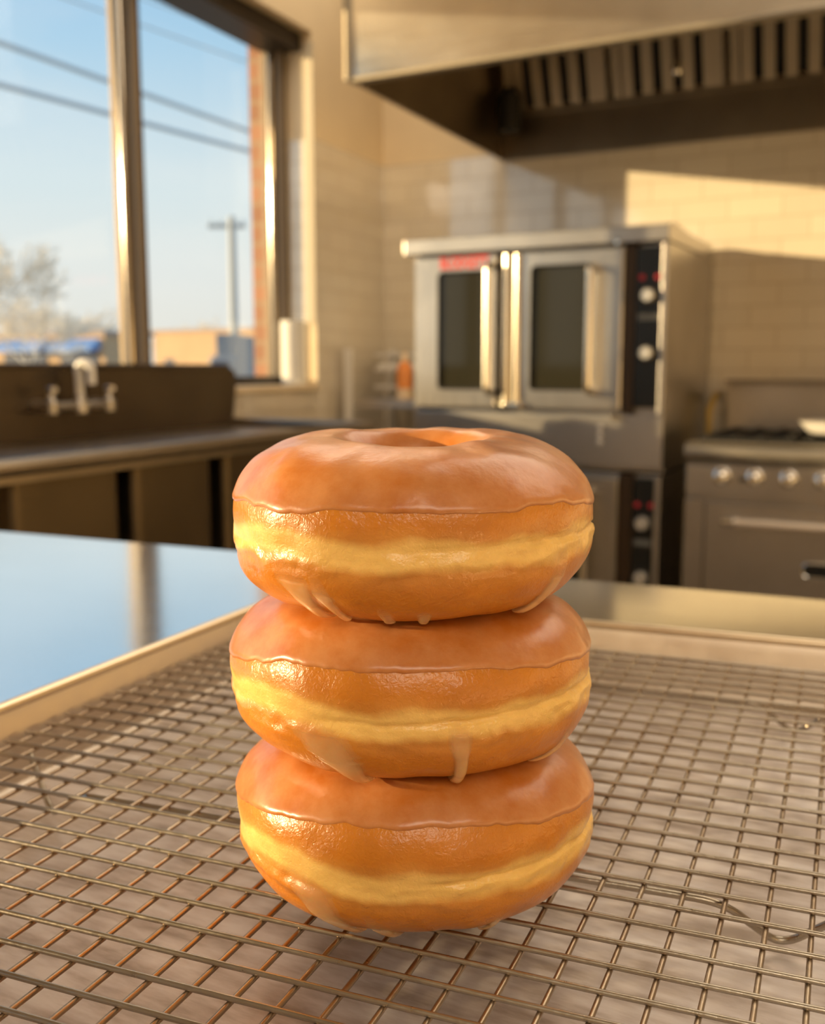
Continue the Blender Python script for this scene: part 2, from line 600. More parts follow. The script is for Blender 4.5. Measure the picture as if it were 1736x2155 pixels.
BH = 0.0190
GAP = 0.0378
make_donut('bottom glazed ring donut of the stack, resting on the wire rack', RACK_TOP, 0.0475, BH, (0.0115, 0.0035), 1.0, (0.0006, -0.0008), (0.0, 0.0),
    drips=[[(-40, 0.05, 0.0105, 0.0004), (-33, -0.25, 0.0095, 0.0006), (-28, -0.62, 0.0060, 0.0009), (-22, -0.90, 0.0032, 0.0012), (-20, -0.99, 0.0020, 0.0018)],
           [(-15, -0.50, 0.0050, 0.0004), (-11, -0.78, 0.0040, 0.0009), (-7, -0.96, 0.0028, 0.0016), (-5, -1.02, 0.0022, 0.0022)],
           [(27, -0.65, 0.0028, 0.0004), (24, -0.93, 0.0012, 0.0012)]])
make_donut('middle glazed ring donut of the stack, with two long icing drips', RACK_TOP + GAP, 0.0473, BH, (0.0100, 0.0035), 2.0, (0.0, 0.0), (0.0, 0.0),
    drips=[[(-33, 0.0, 0.0130, 0.0004), (-28, -0.30, 0.0115, 0.0007), (-22, -0.62, 0.0070, 0.0011), (-18, -0.88, 0.0036, 0.0015), (-16, -1.03, 0.0026, 0.0024)],
           [(11, 0.05, 0.0080, 0.0004), (13, -0.22, 0.0042, 0.0007), (14, -0.55, 0.0023, 0.0011), (15, -0.82, 0.0020, 0.0014), (15.5, -1.01, 0.0022, 0.0024)],
           [(58, -0.3, 0.0040, 0.0003), (54, -0.75, 0.0024, 0.0009), (50, -0.95, 0.0014, 0.0012)]])
make_donut('topmost glazed ring donut of the stack, its hole open to view', RACK_TOP + 2 * GAP, 0.0466, 0.0198, (0.0080, 0.0045), 3.0, (-0.0001, 0.0), (0.0, 0.04),
    drips=[[(-40, -0.15, 0.0100, 0.0004), (-37, -0.50, 0.0070, 0.0008), (-34, -0.80, 0.0036, 0.0011), (-32, -0.99, 0.0020, 0.0018)],
           [(-29, -0.30, 0.0060, 0.0004), (-27, -0.62, 0.0034, 0.0008), (-24, -0.86, 0.0016, 0.0011), (-23, -0.95, 0.0014, 0.0016)],
           [(-10, -0.75, 0.0035, 0.0004), (-8, -0.92, 0.0022, 0.0009), (-7, -1.02, 0.0015, 0.0017)],
           [(4, -0.8, 0.0030, 0.0004), (4, -1.01, 0.0015, 0.0015)],
           [(50, -0.05, 0.0065, 0.0004), (48, -0.50, 0.0040, 0.0008), (45, -0.80, 0.0024, 0.0012), (43, -0.97, 0.0016, 0.0017)]])

# ------------------------------------------------------------------ cooling rack, sheet pan, table
A_ROW, A_CRS = R(7.0), R(4.7)
NR = Vector((-math.sin(A_ROW), math.cos(A_ROW), 0))     # across the long wires
NC = Vector((math.cos(A_CRS), math.sin(A_CRS), 0))      # across the cross wires

def rc(rv, cv, z):
    # point with NR.p = rv, NC.p = cv
    det = NR.x * NC.y - NR.y * NC.x
    return Vector(((rv * NC.y - cv * NR.y) / det, (cv * NR.x - rv * NC.x) / det, z))

def wire_mat(name, c1, c2, rough):
    m, nt, b = new_mat(name)
    b.inputs['Metallic'].default_value = 1.0
    tc = N(nt, 'ShaderNodeTexCoord')
    n1 = N(nt, 'ShaderNodeTexNoise'); n1.inputs['Scale'].default_value = 28; n1.inputs['Detail'].default_value = 6
    nt.links.new(tc.outputs['Object'], n1.inputs['Vector'])
    cr = ramp(nt, [(0.35, c1), (0.65, c2)], n1.outputs['Fac'])
    nt.links.new(cr.outputs['Color'], b.inputs['Base Color'])
    n2 = N(nt, 'ShaderNodeTexNoise'); n2.inputs['Scale'].default_value = 400; n2.inputs['Detail'].default_value = 3
    nt.links.new(tc.outputs['Object'], n2.inputs['Vector'])
    mr = N(nt, 'ShaderNodeMapRange'); mr.inputs['To Min'].default_value = rough * 0.7; mr.inputs['To Max'].default_value = rough * 1.6
    nt.links.new(n2.outputs['Fac'], mr.inputs['Value'])
    nt.links.new(mr.outputs['Result'], b.inputs['Roughness'])
    b1 = N(nt, 'ShaderNodeBump'); b1.inputs['Strength'].default_value = 0.25; b1.inputs['Distance'].default_value = 0.0004
    nt.links.new(n2.outputs['Fac'], b1.inputs['Height'])
    nt.links.new(b1.outputs['Normal'], b.inputs['Normal'])
    return m

M['wire'] = wire_mat('rack_wire', (0.36, 0.31, 0.25), (0.48, 0.44, 0.38), 0.28)
M['wire_brown'] = wire_mat('rack_wire_browned', (0.33, 0.24, 0.165), (0.42, 0.345, 0.26), 0.3)

rack = thing('cooling_rack', 'steel wire cooling rack lying in the sheet pan under the donuts', 'cooling rack', rc(0.22, -0.08, 0.9465))
ro = Vector(rack.location)
WR = 0.00070
Z_ROW, Z_CRS = RACK_TOP - WR, RACK_TOP - WR - 0.00118
C0, C1 = -0.2732, 0.1200
R0, R1 = -0.0120, 0.4725
k = 0
for i in range(48):
    rv = 0.2636 + 0.0102 * (20 - i)
    mb = MB()
    pts = []
    for j in range(25):
        cv = C0 + (C1 - C0) * j / 24
        p = rc(rv + 0.00022 * noise.noise(Vector((cv * 12, i * 3.1, 0))), cv, Z_ROW + 0.00008 * noise.noise(Vector((cv * 20, i * 1.7, 5))))
        pts.append(p - ro)
    mb.tube(pts, WR, 10)
    mb.build('long_wire', M['wire'], rack, 60)
for i in range(38):
    cv = -0.042 + 0.01035 * (i - 22)
    mb = MB()
    pts = []
    for j in range(25):
        rv = R0 + (R1 - R0) * j / 24
        p = rc(rv, cv + 0.00022 * noise.noise(Vector((rv * 12, i * 2.3, 9))), Z_CRS)
        pts.append(p - ro)
    mb.tube(pts, WR, 10)
    mb.build('cross_wire', M['wire_brown'], rack, 60)

def smooth_path(P, n=10):
    P = [Vector(p) for p in P]
    out = [P[0]]
    for i in range(1, len(P) - 1):
        a = P[i] + (P[i - 1] - P[i]).normalized() * min(0.007, (P[i - 1] - P[i]).length * 0.45)
        c = P[i] + (P[i + 1] - P[i]).normalized() * min(0.007, (P[i + 1] - P[i]).length * 0.45)
        for t in range(n + 1):
            t /= n
            out.append(a * (1 - t) ** 2 + P[i] * 2 * t * (1 - t) + c * t * t)
    out.append(P[-1])
    return out
for dx, dy in ((0, 0), (-0.018, 0.167)):
    P = [(-0.279 + dx, 0.238 + dy, 0.9645), (-0.263 + dx, 0.232 + dy, 0.9478), (-0.240 + dx, 0.2225 + dy, 0.9636), (-0.043 + dx, 0.252 + dy, 0.9636), (-0.030 + dx, 0.266 + dy, 0.9478), (-0.012 + dx, 0.262 + dy, 0.9645)]
    mb = MB()
    mb.tube([p - ro for p in smooth_path(P)], 0.00105, 12)
    mb.build('support_bar', M['wire'], rack, 60)

# sheet pan
EU = Vector((math.cos(A_ROW), math.sin(A_ROW), 0))
EV = Vector((math.sin(R(4.3)), -math.cos(R(4.3)), 0))    # towards the camera
PC = Vector((-0.3188, 0.4483, 0))                         # far left corner of the rim
PW, PD = 0.455, 0.58

def pan_loop(inset, z, rad, n=8):
    pts = []
    for (cu, cv, a0) in ((inset + rad, inset + rad, 180), (PW - inset - rad, inset + rad, 270), (PW - inset - rad, PD - inset - rad, 0), (inset + rad, PD - inset - rad, 90)):
        for k in range(n + 1):
            a = R(a0 + 90 * k / n)
            pts.append((cu + rad * math.cos(a), cv + rad * math.sin(a), z))
    return pts

def pan_material():
    m, nt, b = new_mat('baked_aluminium')
    b.inputs['Metallic'].default_value = 0.4
    tc = N(nt, 'ShaderNodeTexCoord')
    mp = N(nt, 'ShaderNodeMapping'); mp.inputs['Rotation'].default_value = (0, 0, R(7)); mp.inputs['Scale'].default_value = (16, 70, 20)
    nt.links.new(tc.outputs['Object'], mp.inputs['Vector'])
    n1 = N(nt, 'ShaderNodeTexNoise'); n1.inputs['Scale'].default_value = 1.5; n1.inputs['Detail'].default_value = 8; n1.inputs['Roughness'].default_value = 0.62
    nt.links.new(mp.outputs['Vector'], n1.inputs['Vector'])
    cr = ramp(nt, [(0.36, (0.40, 0.335, 0.295)), (0.5, (0.62, 0.56, 0.54)), (0.63, (0.76, 0.72, 0.72))], n1.outputs['Fac'])
    nt.links.new(cr.outputs['Color'], b.inputs['Base Color'])
    mr = N(nt, 'ShaderNodeMapRange'); mr.inputs['To Min'].default_value = 0.36; mr.inputs['To Max'].default_value = 0.60
    nt.links.new(n1.outputs['Fac'], mr.inputs['Value'])
    nt.links.new(mr.outputs['Result'], b.inputs['Roughness'])
    n2 = N(nt, 'ShaderNodeTexNoise'); n2.inputs['Scale'].default_value = 24; n2.inputs['Detail'].default_value = 3
    nt.links.new(tc.outputs['Object'], n2.inputs['Vector'])
    bp = N(nt, 'ShaderNodeBump'); bp.inputs['Strength'].default_value = 0.35; bp.inputs['Distance'].default_value = 0.004
    nt.links.new(n2.outputs['Fac'], bp.inputs['Height'])
    nt.links.new(bp.outputs['Normal'], b.inputs['Normal'])
    return m
M['pan'] = pan_material()
M['pan_side'] = steel('pan_side_aluminium', (0.62, 0.55, 0.48), 0.42, (30, 30, 30), 0.12)
M['pan_rim'] = steel('pan_rim_aluminium', (0.72, 0.60, 0.44), 0.32, (30, 30, 30), 0.1)

TABLE_Z = 0.945
pan = thing('sheet_pan', 'aluminium sheet pan holding the wire rack on the steel table', 'baking tray', (PC.x + EU.x * PW / 2 + EV.x * PD / 2, PC.y + EU.y * PW / 2 + EV.y * PD / 2, TABLE_Z))
po = Vector(pan.location)
def puv(p):
    return PC + EU * p[0] + EV * p[1] + Vector((0, 0, p[2])) - po
mb = MB()
spec = [(0.0030, 0.9755, 0.020), (0.0055, 0.9700, 0.019), (0.0095, 0.9505, 0.017), (0.0110, 0.9478, 0.016), (0.0140, 0.9465, 0.014)]
loops = [[puv(p) for p in pan_loop(i, z, r)] for i, z, r in spec]
under = [[puv(p) for p in pan_loop(i, z, r)] for i, z, r in ((0.0140, 0.9452, 0.014), (0.0100, 0.9470, 0.016), (0.0080, 0.9505, 0.017), (0.0040, 0.9690, 0.019), (0.0018, 0.9755, 0.020))]
vs = mb.grid(loops + under, True)
mb.bm.faces.new(vs[len(loops) - 1])
mb.bm.faces.new(vs[len(loops)][::-1])
floor_loop = [puv(p) for p in pan_loop(0.0135, 0.9466, 0.014)]
# the two centre fans must not join: remove the wall strip between floor top and underside
strip = [f for f in mb.bm.faces if len(f.verts) == 4 and all(any(v is w for w in vs[len(loops) - 1] + vs[len(loops)]) for v in f.verts)]
bmesh.ops.delete(mb.bm, geom=strip, context='FACES_ONLY')
mb.build('pan_body', M['pan_side'], pan, 50)
mb = MB()
mb.grid([floor_loop, [p + Vector((0, 0, -0.0004)) for p in floor_loop]], True)
mb.bm.verts.ensure_lookup_table()
mb.bm.faces.new([mb.bm.verts[k] for k in range(len(floor_loop))])
mb.build('pan_floor', M['pan'], pan, 30)
mb = MB()
mb.tube([puv(p) for p in pan_loop(0.0022, 0.9755, 0.020)], 0.0023, 12, closed=True)
mb.build('rolled_rim', M['pan_rim'], pan, 60)

# table
TA = R(4.67)
tab = thing('work_table', 'stainless steel work table carrying the pan of donuts', 'table', (-0.527, 0.683, 0), TA)
mb = MB()
mb.box(-0.55, 1.75, -1.10, 0.0, TABLE_Z - 0.035, TABLE_Z, 0.004, 3)
mb.build('table_top', M['table'], tab, 40)
mb = MB(); mb.box(-0.50, 1.70, -1.05, -0.05, 0.28, 0.31, 0.004); mb.build('undershelf', M['steel'], tab)
for x in (-0.47, 1.67):
    for y in (-1.02, -0.08):
        mb = MB(); mb.lathe([(0.02, 0.012), (0.02, 0.909)], (x, y, 0), 20); lg = mb.build('leg', M['steel'], tab)
        mb = MB(); mb.lathe([(0.024, 0), (0.024, 0.02), (0.02, 0.04)], (x, y, 0), 20); mb.build('foot', M['gasket'], lg)

# ------------------------------------------------------------------ room shell
LA = R(2.93)
LO = (-2.21, 3.90, 0.0)
XR, YF, ZC = 2.4, -3.6, 2.95
def struct(o, name=None):
    o['kind'] = 'structure'
    return o
mb = MB(); mb.box(-2.4, XR + 0.2, YF - 0.2, 4.1, -0.12, 0.0); struct(mb.build('floor', M['floor']))
mb = MB(); mb.box(-2.6, XR + 0.2, YF - 0.2, 4.1, ZC, ZC + 0.12); struct(mb.build('ceiling', M['ceiling']))
mb = MB(); mb.box(-2.5, XR + 0.15, 3.906, 4.1, 0, ZC); wb = struct(mb.build('wall_back', M['paint']))
TILE_Z = 1.955
mb = MB(); mb.box(-2.212, XR, 3.900, 3.906, 0, TILE_Z); mb.build('tile_cladding', M['tile_back'], wb)
mb = MB(); mb.box(XR, XR + 0.15, YF, 3.9, 0, ZC); struct(mb.build('wall_right', M['paint']))
mb = MB(); mb.box(-2.3, XR + 0.15, YF - 0.15, YF, 0, ZC); struct(mb.build('wall_front', M['paint']))

# left wall, in its own frame: x' into the room, y' towards the back wall (0 at the corner)
wl = bpy.data.objects.new('wall_left', None)
COL.objects.link(wl)
wl.location = LO
wl.rotation_euler = (0, 0, LA)
wl['kind'] = 'structure'
WJ, WE = -0.585, -6.6          # window opening in y'
SILL, HEAD = 1.035, 2.335
WT = 0.25                      # wall thickness
mb = MB()
mb.box(-WT, 0, WJ, 0.15, 0, ZC)
mb.box(-WT, 0, WE - 1.2, WE, 0, ZC)
mb.box(-WT, 0, WE, WJ, 0, SILL - 0.02)
mb.box(-WT, 0, WE, WJ, HEAD, ZC)
mb.build('plaster', M['paint'], wl)
mb = MB()
mb.box(0.0, 0.006, WJ, 0.0, 0, TILE_Z)
mb.box(0.0, 0.006, WE, WJ, 0, SILL - 0.02)
mb.build('tile_cladding', M['tile_left'], wl)
mb = MB()
mb.box(-0.108, -0.036, WJ - 0.006, WJ, SILL, TILE_Z)
mb.build('tile_reveal', M['tile_back'], wl)
mb = MB()
mb.box(-0.036, 0.007, WJ - 0.007, WJ + 0.001, 1.27, 2.30, 0.003)
mb.build('corner_trim', M['trim'], wl)
mb = MB()
mb.box(-0.255, -0.172, WJ - 0.040, 0.4, -0.3, 3.3)
mb.box(-0.275, -WT, WE - 1.4, WJ - 0.040, -0.3, SILL - 0.05)
mb.build('brick_facing', M['brick'], wl)

win = bpy.data.objects.new('window_1', None)
COL.objects.link(win)
win.location = LO
win.rotation_euler = (0, 0, LA)
win['kind'] = 'structure'
mb = MB(); mb.box(-0.19, -0.045, WE, WJ, HEAD - 0.065, HEAD, 0.003); mb.build('head', M['dark_frame'], win)  # shade of the head's underside is put into its dark colour
mb = MB(); mb.box(-0.19, -0.11, WE, WJ, SILL, SILL + 0.035, 0.003); mb.build('bottom_rail', M['dark_frame'], win)
mb = MB(); mb.box(-0.108, 0.02, WE, WJ, SILL - 0.02, SILL + 0.002, 0.002); mb.build('window_sill', M['paint'], win)
def upright(y, name):
    # stepped aluminium section: outer flat, round bead, inner flat, black gasket (y = its far edge)
    z0, z1 = SILL + 0.03, HEAD - 0.06
    o = MB().box(-0.186, -0.165, y - 0.060, y - 0.02, z0, z1, 0.002).build(name, M['alu'], win)
    mb = MB(); mb.tube([(-0.156, y - 0.045, z0), (-0.156, y - 0.045, z1)], 0.0130, 24); mb.build('bead', M['alu_bright'], o)
    mb = MB(); mb.box(-0.160, -0.112, y - 0.036, y - 0.012, z0, z1, 0.003); mb.build('inner_flat', M['alu'], o)
    mb = MB(); mb.box(-0.176, -0.113, y - 0.012, y, z0, z1, 0.001); mb.build('gasket', M['gasket'], o)
upright(WJ, 'jamb')
ys = []
y = -1.405 - 0.015
while y > WE + 0.3:
    ys.append(y)
    upright(y, 'mullion')
    y -= 0.86
edges = [WJ - 0.02] + [v for yy in ys for v in (yy - 0.0, yy - 0.056)] + [WE]
for i in range(0, len(edges) - 1, 2):
    a, c = edges[i + 1], edges[i]
    mb = MB(); mb.box(-0.180, -0.174, a, c, SILL + 0.03, HEAD - 0.06); mb.build('pane', M['glass'], win)

# ------------------------------------------------------------------ exhaust hood
M['filter'] = steel('filter_steel', (0.50, 0.43, 0.33), 0.5)
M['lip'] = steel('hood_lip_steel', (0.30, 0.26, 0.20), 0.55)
hood = thing('exhaust_hood', 'big stainless exhaust hood on the back wall above the oven and range', 'hood', (-1.66, 3.9, 1.95))
HW, HD, HH = 2.6, 1.17, 0.85
mb = MB(); mb.box(0, HW, -HD, -HD + 0.012, 0.012, HH, 0.004); mb.build('front_panel', M['steel_hood'], hood)
mb = MB()
mb.box(-0.004, HW, -HD - 0.006, -HD + 0.03, 0.0, 0.016, 0.005)
mb.build('bottom_lip', M['lip'], hood)
mb = MB(); mb.extrude_poly([(-HD + 0.012, 0.004), (-0.002, -0.022), (-0.002, HH), (-HD + 0.012, HH)], 0, 0.012, 'x'); mb.build('side_panel', M['steel_dark'], hood)
mb = MB(); mb.box(HW - 0.012, HW, -HD + 0.012, -0.012, 0.0, HH, 0.003); mb.build('side_panel', M['steel_dark'], hood)
mb = MB(); mb.tube([(-0.004, -HD - 0.003, 0.006), (-0.004, -HD - 0.003, HH)], 0.012, 14); mb.build('corner_trim', M['lip'], hood)
mb = MB(); mb.box(0.012, HW - 0.012, -0.022, -0.002, -0.030, 0.150, 0.003); mb.build('back_panel', M['steel_dark'], hood)
mb = MB(); mb.box(0.012, HW - 0.012, -0.055, -0.022, 0.132, 0.160, 0.003); mb.build('filter_rail', M['steel_dark'], hood)
mb = MB(); mb.box(0.0, HW, -HD, 0.0, HH, HH + 0.02); mb.build('top_panel', M['steel_dark'], hood)
# baffle filters lean forward from the rail
FB, FT = Vector((0, -0.05, 0.150)), Vector((0, -0.30, 0.80))
fd = (FT - FB).normalized(); fn = Vector((0, -fd.z, fd.y))
x = 0.055
for u in range(6):
    fw = 0.40
    if x + fw > HW - 0.03: break
    mb = MB()
    def fb(x0, x1, n0, n1):
        t = bmesh.new()
        bmesh.ops.create_cube(t, size=1)
        for v in t.verts:
            v.co = Vector((x0 + (v.co.x + 0.5) * (x1 - x0), 0, 0)) + FB + fd * ((v.co.z + 0.5) * (FT - FB).length) + fn * (n0 + (v.co.y + 0.5) * (n1 - n0))
        mb.merge(t)
    fb(x, x + 0.03, -0.01, 0.018)
    fb(x + fw - 0.03, x + fw, -0.01, 0.018)
    for q in range(5):
        xa = x + 0.036 + q * 0.0735
        fb(xa, xa + 0.040, 0.002, 0.016)
    flt = mb.build('baffle_filter', M['filter'], hood)
    mb = MB(); fb(x + 0.02, x + fw - 0.02, -0.030, -0.022); mb.build('slot_shade', M['iron'], flt)  # added black sheet makes the shaded slots read dark
    x += 0.425
for (px, py, z0, z1) in ((0.80, -0.42, 0.14, 0.55), (1.335, -0.42, 0.12, 0.55)):
    mb = MB(); mb.tube([(px, py, z0), (px, py, z1)], 0.006, 10); d = mb.build('drop_pipe', M['steel_dark'], hood)
    mb = MB(); mb.lathe([(0.006, 0.045), (0.016, 0.035), (0.017, 0.012), (0.012, 0.0)], (px, py, z0 - 0.035), 16); mb.build('nozzle', M['chrome'], d)
mb = MB(); mb.lathe([(0.045, 0.0), (0.045, 0.13), (0.02, 0.16)], (0.085, -0.13, 0.055), 20); mb.build('junction_box', M['iron'], hood)

# ------------------------------------------------------------------ convection ovens
def knob(mb, x, y, z, r, d=0.025):
    mb.lathe([(r * 0.95, 0.0), (r, -0.004), (r * 0.92, -d * 0.7), (r * 0.75, -d)], (x, y, z), 24, 'y')

def rounded_rect(x0, x1, z0, z1, r, n=6):
    P = []
    for cx, cz, a0 in ((x1 - r, z1 - r, 0), (x0 + r, z1 - r, 90), (x0 + r, z0 + r, 180), (x1 - r, z0 + r, 270)):
        for k in range(n + 1):
            a = R(a0 + 90 * k / n)
            P.append((cx + r * math.cos(a), cz + r * math.sin(a)))
    return P

def framed_door(x0, x1, z0, z1, wx0, wx1, wz0, wz1, y, th, parent, name='door'):
    mb = MB()
    O = rounded_rect(x0, x1, z0, z1, 0.006)
    I = rounded_rect(wx0, wx1, wz0, wz1, 0.018)
    n = len(O)
    def ring(P, yy): return [mb.bm.verts.new((p[0], yy, p[1])) for p in P]
    O2 = rounded_rect(x0 + 0.004, x1 - 0.004, z0 + 0.004, z1 - 0.004, 0.006)
    rs = [ring(O, y + th), ring(O, y + 0.004), ring(O2, y), ring(I, y), ring(I, y + 0.012)]
    for A, B in zip(rs, rs[1:]):
        for k in range(n):
            mb.bm.faces.new([A[k], A[(k + 1) % n], B[(k + 1) % n], B[k]])
    d = mb.build(name, M['steel_v'], parent)
    mb = MB(); mb.extrude_poly(rounded_rect(wx0 - 0.004, wx1 + 0.004, wz0 - 0.004, wz1 + 0.004, 0.02), y + 0.009, y + 0.016, 'y')
    mb.build('door_glass', M['oven_glass'], d)
    mb = MB(); mb.tube([(p[0], y + 0.001, p[1]) for p in rounded_rect(wx0, wx1, wz0, wz1, 0.018)], 0.004, 8, closed=True)
    mb.build('glass_gasket', M['gasket'], d)
    return d

def tube_handle(x, z0, z1, y, parent, r=0.0125, out=0.05):
    mb = MB()
    P = [(x, y, z0 + 0.01), (x, y - out, z0 + 0.012), (x, y - out, z1 - 0.012), (x, y, z1 - 0.01)]
    pts = [Vector(p) for p in P]
    o = [pts[0]]
    for i in (1, 2):
        a = pts[i] + (pts[i - 1] - pts[i]).normalized() * 0.02
        c = pts[i] + (pts[i + 1] - pts[i]).normalized() * 0.02
        for t in range(7):
            t /= 6
            o.append(a * (1 - t) ** 2 + pts[i] * 2 * t * (1 - t) + c * t * t)
    o.append(pts[-1])
    mb.tube(o, r, 16)
    return mb.build('handle', M['handle'], parent)

OX0, OX1, OY0, OY1 = -1.72, -0.808, 3.25, 3.865

def control_column(root, x0, x1, z0, z1, y, knobs, lamps, stripe):
    mb = MB(); mb.box(x0, x1, y, y + 0.03, z0, z1, 0.003)
    p = mb.build('control_panel', M['black'], root)
    for kz in knobs:
        mb = MB(); mb.lathe([(0.034, 0), (0.034, -0.003)], ((x0 + x1) / 2, y, kz), 24, 'y'); mb.build('dial', M['gasket'], p)
        mb = MB(); knob(mb, (x0 + x1) / 2, y - 0.003, kz, 0.024); mb.build('knob', M['knob'], p)
    for lx in (0.22, 0.86):
        mb = MB(); mb.lathe([(0.009, 0.0), (0.009, -0.006), (0.005, -0.009)], (x0 + (x1 - x0) * lx, y, lamps), 16, 'y'); mb.build('pilot_lamp', M['red'], p)
    mb = MB(); mb.box(x0 + 0.008, x1 - 0.004, y - 0.002, y, stripe - 0.010, stripe + 0.010); mb.build('label_strip', plain_grey, p)
    return p
plain_grey = plain('grey_print', (0.16, 0.16, 0.15), 0.5)

ov = thing('convection_oven', 'upper stainless convection oven with two glass doors and red lettering', 'oven', (0, 0, 0.755))
def L3(z): return z - 0.755
mb = MB(); mb.box(OX0 + 0.006, OX1, OY0 + 0.03, OY1, L3(0.76), L3(1.495), 0.004); mb.build('body', M['steel_v'], ov)
mb = MB(); mb.box(OX0 - 0.022, OX1 + 0.006, OY0 - 0.028, OY1, L3(1.495), L3(1.545), 0.004); mb.build('top_cap', M['steel'], ov)
mb = MB(); mb.extrude_poly([(OY0 + 0.10, L3(1.545)), (OY1 - 0.1, L3(1.545)), (OY1 - 0.1, L3(1.552)), (OY0 + 0.16, L3(1.572)), (OY0 + 0.10, L3(1.556))], -0.95, -0.83, 'x'); mb.build('flue_cover', M['steel'], ov)
mb = MB(); mb.box(OX0 + 0.006, OX1, OY0, OY0 + 0.03, L3(0.776), L3(0.948), 0.004); bp_ = mb.build('base_panel', M['steel'], ov)
for z in (0.906, 0.881, 0.856):
    mb = MB(); mb.lathe([(0.0090, 0.0), (0.0090, -0.004), (0.006, -0.008)], (-1.017, OY0, L3(z)), 20, 'y'); mb.build('button', M['white'], bp_)  # white colour stands in for bright glints on metal
dl = framed_door(-1.708, -1.392, L3(0.962), L3(1.484), -1.613, -1.425, L3(1.028), L3(1.43), OY0 - 0.012, 0.035, ov)
tube_handle(-1.402, L3(1.008), L3(1.455), OY0 - 0.012, dl)
dr = framed_door(-1.362, -0.950, L3(0.962), L3(1.484), -1.266, -1.058, L3(1.028), L3(1.436), OY0 - 0.012, 0.035, ov)
tube_handle(-1.044, L3(1.012), L3(1.435), OY0 - 0.012, dr)
mb = MB(); mb.tube([(-1.345, OY0 - 0.026, L3(0.975)), (-1.345, OY0 - 0.026, L3(1.478))], 0.013, 16); mb.build('edge_roll', M['handle'], dr)
mb = MB(); mb.tube([(-1.312, OY0 - 0.018, L3(0.975)), (-1.312, OY0 - 0.018, L3(1.478))], 0.010, 16); mb.build('edge_roll', M['handle'], dr)
mb = MB(); mb.box(-1.358, -1.290, OY0 - 0.036, OY0 - 0.010, L3(0.964), L3(0.984), 0.006); mb.build('hinge_shoe', M['handle'], dr)
mb = MB(); mb.box(-1.392, -1.362, OY0 + 0.010, OY0 + 0.034, L3(0.95), L3(1.49)); mb.build('door_gap_shade', M['gasket'], ov)  # black strip stands in for the shade in the gap between doors
mb = MB(); mb.box(-0.948, -0.912, OY0 + 0.0, OY0 + 0.03, L3(0.95), L3(1.494)); mb.build('gap_strip', M['brown_gap'], ov)  # shade of the gap beside the controls, put in as a brown strip
control_column(ov, -0.908, -0.828, L3(0.972), L3(1.482), OY0 - 0.002, [L3(1.329), L3(1.148)], L3(1.386), L3(1.262))
mb = MB(); mb.box(-0.828, OX1, OY0 - 0.006, OY0 + 0.03, L3(0.95), L3(1.495), 0.004); mb.build('corner_stile', M['steel'], ov)
for (x, z) in ((-0.965, 1.497), (-0.962, 0.942)):
    mb = MB(); mb.lathe([(0.012, 0), (0.012, -0.02), (0.007, -0.026)], (x, OY0 - 0.012, L3(z)), 16, 'y'); mb.build('hinge_pin', M['chrome'], ov)
# red wordmark on the left door
cu = bpy.data.curves.new('wordmark', 'FONT')
cu.body = 'BLODGETT'
cu.size = 0.052
cu.extrude = 0.0008
cu.offset = 0.0012
cu.align_x = 'CENTER'
tmp = bpy.data.objects.new('wordmark', cu)
COL.objects.link(tmp)
dg = bpy.context.evaluated_depsgraph_get()
me = bpy.data.meshes.new_from_object(tmp.evaluated_get(dg))
bpy.data.objects.remove(tmp)
xs = [v.co.x for v in me.vertices]; ysv = [v.co.y for v in me.vertices]
sx = 0.182 / (max(xs) - min(xs)); sz = 0.040 / (max(ysv) - min(ysv))
me.transform(Matrix.Diagonal((sx, sz, 1, 1)))
me.transform(Matrix.Rotation(R(90), 4, 'X'))
me.materials.append(M['red_paint'])
wm = bpy.data.objects.new('wordmark', me)
COL.objects.link(wm)
wm.parent = dl
wm.location = (-1.513, OY0 - 0.0130, L3(1.443))

lo = thing('convection_oven', 'lower stainless oven of the stacked pair, mostly hidden behind the donuts', 'oven', (0, 0, 0.0))
mb = MB(); mb.box(OX0 + 0.006, OX1, OY0 + 0.03, OY1, 0.16, 0.753, 0.004); mb.build('body', M['steel_v'], lo)
d2 = framed_door(-1.708, -1.392, 0.205, 0.738, -1.613, -1.425, 0.28, 0.69, OY0 - 0.012, 0.035, lo)
tube_handle(-1.402, 0.26, 0.70, OY0 - 0.012, d2)
d3 = framed_door(-1.362, -0.950, 0.205, 0.738, -1.266, -1.058, 0.28, 0.69, OY0 - 0.012, 0.035, lo)
tube_handle(-1.044, 0.26, 0.70, OY0 - 0.012, d3)
mb = MB(); mb.box(-0.948, -0.902, OY0, OY0 + 0.03, 0.20, 0.753); mb.build('gap_strip', M['brown_gap'], lo)  # same brown strip standing for the shaded gap
control_column(lo, -0.898, -0.828, 0.23, 0.742, OY0 - 0.002, [0.595, 0.412], 0.655, 0.53)
mb = MB(); mb.box(-0.828, OX1, OY0 - 0.006, OY0 + 0.03, 0.20, 0.753, 0.004); mb.build('corner_stile', M['steel'], lo)
for x in (OX0 + 0.06, OX1 - 0.06):
    for y in (OY0 + 0.09, OY1 - 0.07):
        mb = MB(); mb.lathe([(0.025, 0), (0.025, 0.161)], (x, y, 0), 16); mb.build('leg', M['steel_dark'], lo)

# ------------------------------------------------------------------ range
RX0, RX1, RY0, RY1 = -0.708, 0.21, 3.15, 3.85
M['rail'] = steel('range_rail_steel', (0.30, 0.27, 0.225), 0.5)
M['bar'] = plain('range_bar', (0.74, 0.64, 0.53), 0.35, 0.45)
rg = thing('gas_range', 'stainless gas range with round knobs and a bar handle, right of the ovens', 'stove', (0, 0, 0))
mb = MB(); mb.box(RX0, RX1, RY0 + 0.03, RY1, 0.15, 0.845, 0.004); mb.build('body', M['steel_v'], rg)
